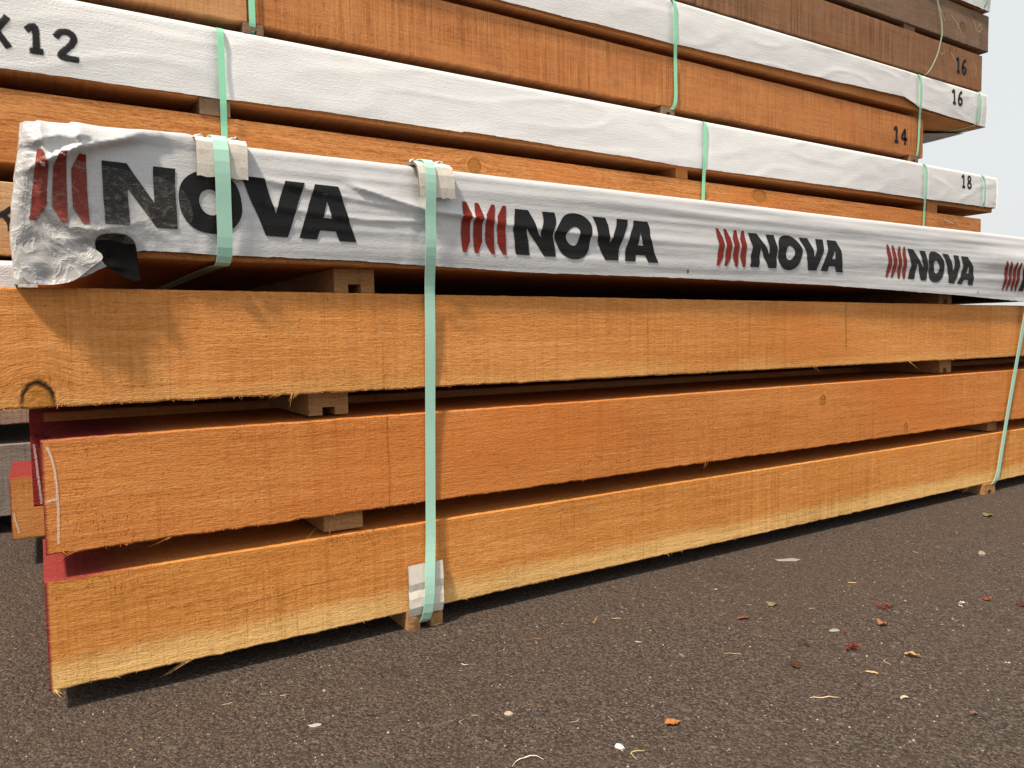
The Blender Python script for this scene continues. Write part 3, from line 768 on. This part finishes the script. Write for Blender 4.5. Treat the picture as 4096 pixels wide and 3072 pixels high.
strokes('paint_smudge', [[(-.085, .832), (-.06, .842), (-.042, .858)], [(-.06, .842), (-.045, .82), (-.045, .80)]], .012, flat(YB), M['spray'], w1)
strokes('paint_smudge', [[(.395, 1.60), (.46, 1.572), (.497, 1.568)], [(.497, 1.568), (.50, 1.62)]], .022, flat(YB), M['spray'], f14b)

def back_bundle(label, x0, x1, zb, z1, seed, core=True, corez=None, creases=(), yy=2.386, wavy=.005, group='white wrapped bundles of the back stack'):
    z0 = min(zb(x) for x in np.linspace(x0, x1, 40))
    cz = corez if corez is not None else z0
    e = empty('wrapped_timber_bundle', ((x0+x1)/2, YB+.5, cz), label, 'timber bundle', group)
    if core:
        for i in range(4):
            beam(None, x0+.02, x1-.02, YB+i*.28, YB+i*.28+.276, cz, z1-.012, M['core'], seed+60+i, .05, parent=e, fuzz=30 if i == 0 else 0, fz_range=(.0, x1-.05))
    def disp(x, z):
        t = (z-z0)/(z1-z0)
        d = .004*math.sin(math.pi*max(0, min(1, t)))+.0035*n3(x*1.8, z*6, seed)+.0014*n3(x*6, z*14, seed+3)+.0007*n3(x*16, z*24, seed+5)
        rg = n3(x*2.0+z*4, z*9-x*1.5, seed+8); d += .0018*max(0, .22-abs(rg))/.22
        for cx, cw in creases:
            q = abs(x-cx)
            d -= .006*math.exp(-(q/.022)**2); d = min(d, .006+.03*q)
            d += .009*math.exp(-q/.14)*(abs(n3((x-cx)*3/(.05+abs(z1+.01-z))*.12, seed, cx))-.25)
        return d
    def pt(x, z, off=0.0):
        r = .012; d = disp(x, z)+off; y = yy
        if z > z1-r:
            th = min(1, (z-z1+r)/r)*math.pi/2; y += r*(1-math.cos(th)); d *= .3+.7*math.cos(th)
        return Vector((x, y-d, z))
    xs = list(np.arange(x0, x1, .012))+[x1]; V = []; Fc = []; nb = 26
    for x in xs:
        b_ = zb(x)+wavy*.5*n3(x*6, seed)+wavy*.3*n3(x*23, seed+1)+.0012*n3(x*90, seed)
        for j in range(nb+1): V.append(pt(x, b_+(z1-b_)*j/nb))
        V.append(Vector((x, yy+.05, z1+.001))); V.append(Vector((x, yy+1.13, z1+.001))); V.append(Vector((x, yy+1.14, z0)))
    m = nb+4
    for i in range(len(xs)-1):
        for j in range(m-1): a = i*m+j; Fc.append((a, a+m, a+m+1, a+1))
    last = (len(xs)-1)*m
    Fc.append(tuple(last+j for j in range(m))); Fc.append(tuple(j for j in range(m-1, -1, -1)))
    w = mesh_obj('white_wrap', V, Fc, M['wrapb'], e, ((x0+x1)/2, yy, z0), smooth=True)
    return e, w, pt
def lerp(P):
    def f(x):
        for (a, za), (b, zb) in zip(P[:-1], P[1:]):
            if x <= b: return za+(zb-za)*max(0, (x-a)/(b-a))
        return P[-1][1]
    return f
e18, wr18, p18 = back_bundle('white wrapped bundle with X 12 sprayed at its left and 18 at its right end', -.9, 4.98, lerp([(-.9, 1.213), (0, 1.213), (.5, 1.217), (.9, 1.224), (1.30, 1.222), (1.31, 1.227), (1.53, 1.226), (2.0, 1.222), (2.33, 1.216), (3.4, 1.227), (4.86, 1.237), (4.98, 1.24)]), 1.424, 3, creases=[(.496, 1), (2.493, 1), (4.2, 1), (4.826, 1)])
number('1', .010, 1.268, .058, .070, .0150, lambda x, z, o: p18(x, z, o+.0007), M['spray'], wr18)
number('2', .0755, 1.259, .066, .074, .0150, lambda x, z, o: p18(x, z, o+.0007), M['spray'], wr18)
number('x', -.080, 1.268, .064, .074, .0150, lambda x, z, o: p18(x, z, o+.0007), M['spray'], wr18, name='painted_letter')
number('18', 4.575, 1.332, .125, .072, .013, lambda x, z, o: p18(x, z, o+.0007), M['spray'], wr18, .004)
e16, wr16, p16 = back_bundle('white wrapped bundle sprayed with 16 overhanging at the right with its underside showing', -.9, 4.835, lerp([(-.9, 1.708), (1.42, 1.708), (2.3, 1.716), (3.3, 1.735), (3.99, 1.752), (4.15, 1.718), (4.80, 1.704), (4.84, 1.702)]), 1.897, 8, corez=1.704, creases=[(2.31, 1), (4.132, 1), (4.75, 1)])
number('16', 4.452, 1.790, .125, .078, .0145, lambda x, z, o: p16(x, z, o+.0007), M['spray'], wr16, .003)
etop, wrt, ptp = back_bundle('topmost white wrapped bundle, only its lower right corner in view', -.9, 4.85, lerp([(-.9, 2.372), (4.5, 2.372), (4.85, 2.372)]), 2.56, 13)
elow, wrl, plw = back_bundle('white wrapped bundle low in the back stack, seen left of the front stack', -.9, 4.5, lerp([(-.9, .53), (4.5, .53)]), .721, 18)
# dark sheet hanging under the overhanging end
V = []; Fc = []
for i in range(9):
    t = i/8
    for j in range(5):
        s = j/4; V.append(Vector((4.22+.60*t+.015*n3(i, j), 2.75+.75*s-.25*t, 1.700-.004-.075*math.sin(math.pi*min(1, s*1.0+.1))*(1-t*.85))))
for i in range(8):
    for j in range(4): a = i*5+j; Fc.append((a, a+1, a+6, a+5))
mesh_obj('loose_lining', V, Fc, plain('lining_grey', (.30, .28, .265), .5, .3), e16, V[0], smooth=True)

GSB = 'cross sticks between the layers of the back stack'
sticker('dark stick under the cut end of the top left beam, strap in its groove', .566, .625, 2.395, 3.4, 1.4255, 1.457, M['stkd'], group=GSB, seed=11)
sticker('dark stick under the white wrap above the short strap of the printed bundle', .433, .519, 2.395, 3.4, 1.168, 1.216, M['stkd'], False, group=GSB, seed=12)
sticker('brown stick under the far right of the 18 wrap', 4.255, 4.356, 2.40, 3.4, 1.168, 1.224, M['core'], False, group=GSB, seed=13)
sticker('dark stick under the beam marked 14, beside its right end', 4.077, 4.150, 2.395, 3.4, 1.4255, 1.459, M['stkd'], group=GSB, seed=14)
sticker('brown stick under the middle of the wrap marked 18', 2.346, 2.416, 2.41, 3.4, 1.168, 1.216, M['core'], False, group=GSB, seed=15)
sticker('dark stick in the middle gap under the beam marked 14', 2.26, 2.33, 2.40, 3.4, 1.4255, 1.459, M['stkd'], group=GSB, seed=16)
sticker('dark stick between the two topmost brown beams near their right end', 4.02, 4.12, 2.41, 3.4, 2.118, 2.150, M['stkd'], False, group=GSB, seed=17)
sticker('dark stick under the topmost wrap near its right corner', 4.72, 4.80, 2.41, 3.4, 2.357, 2.374, M['stkd'], False, group=GSB, seed=18)
sticker('low stick under the pinkish beam of the back stack', .6, .67, 2.41, 3.4, .239, .291, M['stkd'], False, group=GSB, seed=19)

def loop(x, zs, w, mt, label, yf=2.372, xb=None, wdir=(1, 0, 0), yback=3.56):
    """A strap round part of the back stack: zs lists (x, y, z) down the front; the rest of the loop is closed behind."""
    top, bot = zs[0], zs[-1]
    path = list(zs)+[(bot[0], yback, bot[2]), (top[0], yback, top[2]+.0005), (top[0], top[1]+.03, top[2]+.0005)]
    return ribbon('strap', path, w, mt, label, 'strap', 'green straps of the back stack', closed=True, wdir=wdir)
G = M['green']
loop(0, [(.4955, 2.383, 1.4250), (.4955, 2.377, 1.419), (.496, 2.376, 1.30), (.497, 2.378, 1.20), (.4995, 2.392, 1.15), (.4995, 2.392, .98), (.4995, 2.41, .972)], .0185, G, 'green strap over the white wrap, meeting the top of the short mint strap')
loop(0, [(.592, 2.392, 1.68), (.592, 2.392, 1.60), (.592, 2.392, 1.455), (.593, 2.389, 1.44), (.594, 2.41, 1.4275)], .0185, G, 'green strap at the top left, beside the cut beam end')
loop(0, [(2.311, 2.383, 1.8980), (2.312, 2.377, 1.890), (2.314, 2.377, 1.72), (2.328, 2.393, 1.66), (2.332, 2.393, 1.50), (2.326, 2.393, 1.465), (2.314, 2.398, 1.445), (2.29, 2.43, 1.430)], .0175, G, 'green strap in the top middle tying white wrap and the 14 beam')
loop(0, [(2.494, 2.383, 1.4250), (2.493, 2.377, 1.418), (2.486, 2.377, 1.25), (2.494, 2.392, 1.16), (2.488, 2.392, .98), (2.488, 2.41, .972)], .0185, G, 'green strap crossing the middle of the wrap marked 18')
loop(0, [(4.134, 2.383, 1.8980), (4.133, 2.377, 1.890), (4.131, 2.377, 1.72), (4.157, 2.395, 1.66), (4.151, 2.395, 1.53), (4.142, 2.395, 1.468), (4.132, 2.398, 1.442), (4.10, 2.43, 1.430)], .0165, G, 'green strap beside the number 14, at the right end of that beam')
loop(0, [(4.203, 2.383, 1.4250), (4.202, 2.377, 1.418), (4.196, 2.377, 1.25), (4.214, 2.392, 1.16), (4.205, 2.392, .98), (4.205, 2.41, .972)], .0165, G, 'green strap left of the sprayed 18, round the wrap and the beam below')
loop(0, [(4.760, 2.383, 1.8980), (4.754, 2.376, 1.888), (4.742, 2.376, 1.79), (4.728, 2.380, 1.701)], .0150, G, 'green end strap right of the sprayed 16 on white wrap')
loop(0, [(4.828, 2.383, 1.4250), (4.827, 2.376, 1.416), (4.824, 2.376, 1.32), (4.826, 2.380, 1.234)], .0140, G, 'green end strap right of the sprayed 18')
loop(0, [(4.79, 2.376, 2.57), (4.79, 2.364, 2.50), (4.785, 2.37, 2.40), (4.78, 2.39, 2.37)], .0150, G, 'green end strap on the topmost white wrap')
ribbon('strap', [(4.225, 2.37, 2.42), (4.243, 2.36, 2.308), (4.262, 2.345, 2.20), (4.265, 2.34, 2.12), (4.255, 2.355, 2.02), (4.235, 2.375, 1.95), (4.205, 2.39, 1.902), (4.19, 2.45, 1.900)], .0095, M['faded'], 'thin faded slack strap hanging edge-on over the topmost brown beams', 'strap', 'green straps of the back stack', wdir=(.35, 1, 0))

# ------------------------------------------------------------------ things lying on the asphalt
def leaf(label, x, y, L, rot, c, curl=.4, wid=.5, name='dry_leaf', seed=0, group='dry leaves on the asphalt'):
    c = tuple(q*.8 for q in c); L *= .88
    mt = plain('leaf_'+str(len(bpy.data.materials)), c, .75, .15, .4, 220)
    V = []; Fc = []; nx, ny = 10, 4
    for i in range(nx+1):
        t = i/nx; w = wid*L*.5*math.sin(math.pi*min(.999, t**.8))**.8*(1+.35*n3(t*5, seed))+.0003; wl = [w*(1+.55*n3(t*9, seed, sd)) for sd in (1.5, 4.5)]
        for j in range(ny+1):
            s = (j/ny-.5)*2; u = (t-.5)*L; v = s*wl[0 if s < 0 else 1]
            h = .0015+curl*L*(.35*s*s*math.sin(math.pi*t)+.35*(t-.5)**2+.30*n3(t*4, s*2, seed))
            V.append(Vector((x+u*math.cos(rot)-v*math.sin(rot), y+u*math.sin(rot)+v*math.cos(rot), max(.0008, h))))
    for i in range(nx):
        for j in range(ny): a = i*(ny+1)+j; Fc.append((a, a+ny+1, a+ny+2, a+1))
    return tag(mesh_obj(name, V, Fc, mt, None, (x, y, 0), smooth=True), label, 'leaf', group)
leaf('pale green leaf lying beyond the rust coloured leaf', 1.129, .913, .024, .5, (.22, .21, .085), .5, .8, seed=1)
leaf('far green leaf lying near the right foot of the front stack', 2.157, 1.034, .040, .2, (.20, .19, .07), .6, .7, seed=2)
leaf('rust coloured narrow leaf pair on the asphalt', 1.033, .895, .027, -.4, (.28, .09, .03), .4, .3, seed=3)
leaf('pale tan curled leaf in the right half of the asphalt', 1.125, .643, .028, -1.2, (.42, .27, .14), .7, .35, seed=4)
leaf('dark brown crumpled leaf left of the tan curled leaf', .948, .721, .019, .9, (.09, .045, .025), 1.0, .8, seed=5)
leaf('curled tan and red leaf in the middle right of the asphalt', 1.208, .745, .024, .1, (.33, .15, .08), .9, .7, seed=6)
leaf('orange leaf nearest the lower middle of the asphalt', .675, .700, .026, -.2, (.42, .17, .055), .35, .6, seed=7)
leaf('small red dry leaf far right on the asphalt', 1.479, .709, .018, .7, (.22, .06, .03), 1.0, .9, seed=8)
leaf('rust sliver of leaf below the narrow leaf pair', .992, .825, .010, 1.5, (.35, .13, .07), .3, .35, seed=9)
leaf('small purplish leaf near the lower right corner', 1.02, .50, .014, -.5, (.17, .10, .08), .5, .6, seed=10)
def shards(label, x, y, size, c, n_, seed, name='bark_crumb', cat='bark crumb', group='reddish bark crumbs on the asphalt'):
    rg = random.Random(seed); V = []; Fc = []; mt = plain('crumb_'+str(seed), c, .85, .1, .4, 400)
    for _ in range(n_):
        p = Vector((x+rg.gauss(0, size*.35), y+rg.gauss(0, size*.3), rg.random()*size*.35)); b = len(V); s = size*rg.uniform(.12, .3)
        for q in range(4): V.append(p+Vector((rg.uniform(-1, 1), rg.uniform(-1, 1), rg.uniform(.0, 1)))*s)
        Fc += [(b, b+1, b+2), (b, b+2, b+3), (b, b+3, b+1), (b+1, b+3, b+2)]
    V = [Vector((v.x, v.y, max(.0004, v.z))) for v in V]
    return tag(mesh_obj(name, V, Fc, mt, None, (x, y, 0)), label, cat, group)
shards('red bark crumb between the dark and tan leaves', 1.072, .71, .020, (.17, .035, .025), 26, 21)
shards('red bark crumb with pale stalks, farther right', 1.285, .789, .020, (.16, .035, .022), 26, 22)
shards('dark red crumb at the far right edge of the asphalt', 1.50, .655, .017, (.10, .03, .022), 22, 23)
shards('small dark crumb left of the red bark crumbs', 1.03, .765, .014, (.05, .035, .025), 18, 24)
shards('tiny red crumb beside the pale flat pebble', 1.122, .757, .010, (.16, .03, .02), 14, 25)
shards('broken bits of white plastic on the right of the asphalt', 1.416, .721, .013, (.50, .50, .47), 10, 26, 'plastic_bit', 'plastic bit', None)
def slab(label, x, y, a, b, h, rot, c, name, cat, seed=0, group=None, rough=.8, n_=9):
    """A small flat irregular piece with a chipped outline."""
    mt = plain(name+'_'+str(len(bpy.data.materials)), c, rough, .2, .2, 300); V = []; Fc = []
    for lev, (k, z) in enumerate(((.92, .0004), (1.0, h*.55), (.72, h))):
        for i in range(n_):
            t = 2*math.pi*(i+.3*n3(i*3.3, seed))/n_; r = 1+.55*n3(math.cos(t)*1.9, math.sin(t)*1.9, seed+.5)
            u, v = a*r*k*math.cos(t), b*r*k*math.sin(t)
            V.append(Vector((x+u*math.cos(rot)-v*math.sin(rot), y+u*math.sin(rot)+v*math.cos(rot), z)))
    for l in range(2):
        for i in range(n_): Fc.append((l*n_+i, l*n_+(i+1) % n_, (l+1)*n_+(i+1) % n_, (l+1)*n_+i))
    Fc.append(tuple(2*n_+i for i in range(n_)))
    return tag(mesh_obj(name, V, Fc, mt, None, (x, y, 0), smooth=False), label, cat, group)
slab('flat scrap of pale translucent plastic near the middle of the bottom beam', 1.392, 1.077, .034, .012, .0015, -.45, (.27, .27, .285), 'plastic_scrap', 'plastic scrap', 1, None, .3, 5)
slab('bright white chip at the lower middle of the asphalt', .580, .694, .0040, .0060, .004, .3, (.62, .60, .57), 'white_chip', 'chip', 2, n_=5)
slab('pale flat pebble right of the small dark crumb', 1.116, .774, .012, .006, .003, -.5, (.27, .25, .22), 'pebble', 'pebble', 3, 'pebbles on the asphalt')
slab('tan pebble in the lower middle of the asphalt', .510, .837, .0065, .0045, .004, -.5, (.40, .32, .25), 'pebble', 'pebble', 4, 'pebbles on the asphalt')
slab('round pebble at the right edge of the asphalt', 1.77, .86, .010, .008, .008, .2, (.28, .22, .17), 'pebble', 'pebble', 5, 'pebbles on the asphalt')
slab('splat of white paint left of centre near the bottom of the picture', .285, .955, .008, .0045, .0006, -.4, (.36, .34, .32), 'paint_splat', 'paint splat', 6, n_=13)
def sliver(label, x, y, L, rot, c, w=.0012, seed=0, bend=.15, name='wood_splinter', cat='splinter', group='pale splinters on the asphalt', mt=None):
    mt = mt or plain('sliver_'+str(len(bpy.data.materials)), c, .8, .1, .25, 200); V = []; Fc = []
    for i in range(7):
        t = i/6; u = (t-.5)*L; v = bend*L*(math.sin(math.pi*t)-.5)*.6+.08*L*n3(t*4, seed)
        r = w*(.5+.5*math.sin(math.pi*min(.98, max(.05, t)))); z = w*.8+.10*L*abs(n3(t*2, seed, 3))
        for dv, dz in ((-r, 0), (0, r*.8), (r, 0), (0, -r*.6)):
            V.append(Vector((x+u*math.cos(rot)-(v+dv)*math.sin(rot), y+u*math.sin(rot)+(v+dv)*math.cos(rot), max(.0003, z+dz))))
    for i in range(6):
        for k in range(4): a = i*4; Fc.append((a+k, a+(k+1) % 4, a+4+(k+1) % 4, a+4+k))
    Fc.append((3, 2, 1, 0)); Fc.append((24, 25, 26, 27))
    return tag(mesh_obj(name, V, Fc, mt, None, (x, y, 0)), label, cat, group)
pale = (.50, .38, .22)
sliver('long straight pale stalk in the lower right of the asphalt', .897, .636, .040, -.55, pale, .0011, 1, .02)
sliver('thin stalk left of the dark brown leaf', .905, .805, .026, -.65, (.42, .28, .14), .0008, 2, .05)
sliver('forked white fibre near the bottom edge', .470, .733, .040, -.2, (.62, .54, .44), .0010, 3, .5)
sliver('brown splinter near the foot of the card pad', .816, 1.038, .032, .6, (.36, .20, .10), .0014, 4, .04)
sliver('short splinter right of the brown one by the bottom beam', .850, 1.022, .018, -.45, (.40, .25, .14), .0013, 5, .04)
sliver('yellowish chip with a split end below the tan leaf', 1.022, .645, .017, -1.1, (.46, .32, .17), .0020, 6, .05)
sliver('curved blond fibre beside the bright white chip', .588, .672, .022, .4, pale, .0010, 7, .9)
sliver('blond splinter right of the green leaf', 1.362, .905, .018, -.5, pale, .0014, 8, .02)
sliver('bent tan stalk above the long straight stalk', 1.075, .655, .022, .9, (.44, .33, .2), .0008, 9, .4)
sliver('tan husk in the lower right of the asphalt', .985, .575, .012, -.2, (.52, .40, .25), .0024, 10, .5)
rg = random.Random(77); sm_ = [plain('litter_straw', (.42, .33, .2), .8, .1, .3, 200), plain('litter_brown', (.26, .15, .08), .8, .1, .3, 200), plain('litter_white', (.58, .54, .47), .8, .1, .3, 200)]
for i in range(120):
    dist = rg.uniform(.62, 2.2); ang = yaw+rg.uniform(-.68, .60); x, y = dist*math.sin(ang), dist*math.cos(ang)
    if y > 1.12: continue
    sliver('tiny dry fibre scattered on the asphalt among many like it', x, y, rg.uniform(.005, .016), rg.uniform(-1.6, 1.6), pale, rg.uniform(.0004, .0009), i+30, rg.uniform(-.5, .7), 'dry_fibre', 'fibre', 'tiny dry fibres scattered on the asphalt', mt=sm_[rg.choice((0, 0, 1, 1, 2))])
# loose grit: far too many to count
rg = random.Random(5); V = []; Fc = []; fm = []
for i in range(12000):
    dist = rg.uniform(.55, 3.2)**1.0; ang = yaw+rg.uniform(-.72, .66); x, y = dist*math.sin(ang), dist*math.cos(ang)
    if y > 1.16 and x > -.02: continue
    s = rg.choice((.0005, .0006, .0008, .0010, .0014))*rg.uniform(.7, 1.3)*(1.5 if rg.random() < .03 else 1); b = len(V)
    a0 = rg.random()*6; e = rg.uniform(.6, 1.4)
    for k in range(4): V.append((x+s*e*math.cos(a0+k*1.57), y+s/e*math.sin(a0+k*1.57), .0001))
    V.append((x+s*.2, y, s*.9))
    for k in range(4): Fc.append((b+k, b+(k+1) % 4, b+4)); fm.append(i % 4)
tag(mesh_obj('grit', V, Fc, [plain('grit_a', (.26, .23, .20), .8, .2), plain('grit_b', (.13, .11, .095), .8, .2), plain('grit_c', (.36, .31, .26), .7, .3), plain('grit_d', (.045, .038, .032), .8, .2)], fmat=fm), 'loose pale grit and sand grains lying on the asphalt', 'grit', kind='stuff')

# shoe of the photographer, only its toe in the picture
def shoe(x, y, rot):
    e = empty('shoe', (x, y, 0), 'black shoe whose toe just reaches into the bottom edge', 'shoe')
    def body(z0, z1, k, top, name, mt, stitch=False):
        V = []; Fc = []; n_ = 20; m = 9
        for i in range(n_+1):
            t = i/n_; w = (.048*math.sin(math.pi*min(1, t*.94+.03))**.42*(1-.14*math.sin(math.pi*t*1.2)))*k
            hh = (z1-z0)*(1 if not top else (.50+.50*min(1, (1-t)*2.3))*(.30+.70*min(1, (1-t)*7)))
            for j in range(m):
                a = math.pi*j/(m-1); c, s = math.cos(a), math.sin(a)
                u = (t-1)*.28; v = w*(c if top else math.copysign(abs(c)**.4, c)); z = z0+hh*(s**.8 if top else (1 if 0 < j < m-1 else 0))
                V.append(Vector((x+u*math.sin(rot)+v*math.cos(rot), y+u*math.cos(rot)-v*math.sin(rot), z)))
        for i in range(n_):
            for j in range(m-1): a = i*m+j; Fc.append((a, a+m, a+m+1, a+1))
        Fc.append(tuple(range(m))); Fc.append(tuple(n_*m+j for j in range(m-1, -1, -1)))
        return mesh_obj(name, V, Fc, mt, e, (x, y, z0), smooth=True)
    body(.0005, .012, 1.06, False, 'sole', plain('shoe_rubber', (.03, .03, .028), .7, .3))
    body(.010, .075, .97, True, 'upper', plain('shoe_leather', (.07, .068, .062), .6, .3))
shoe(.290, .783, .38)
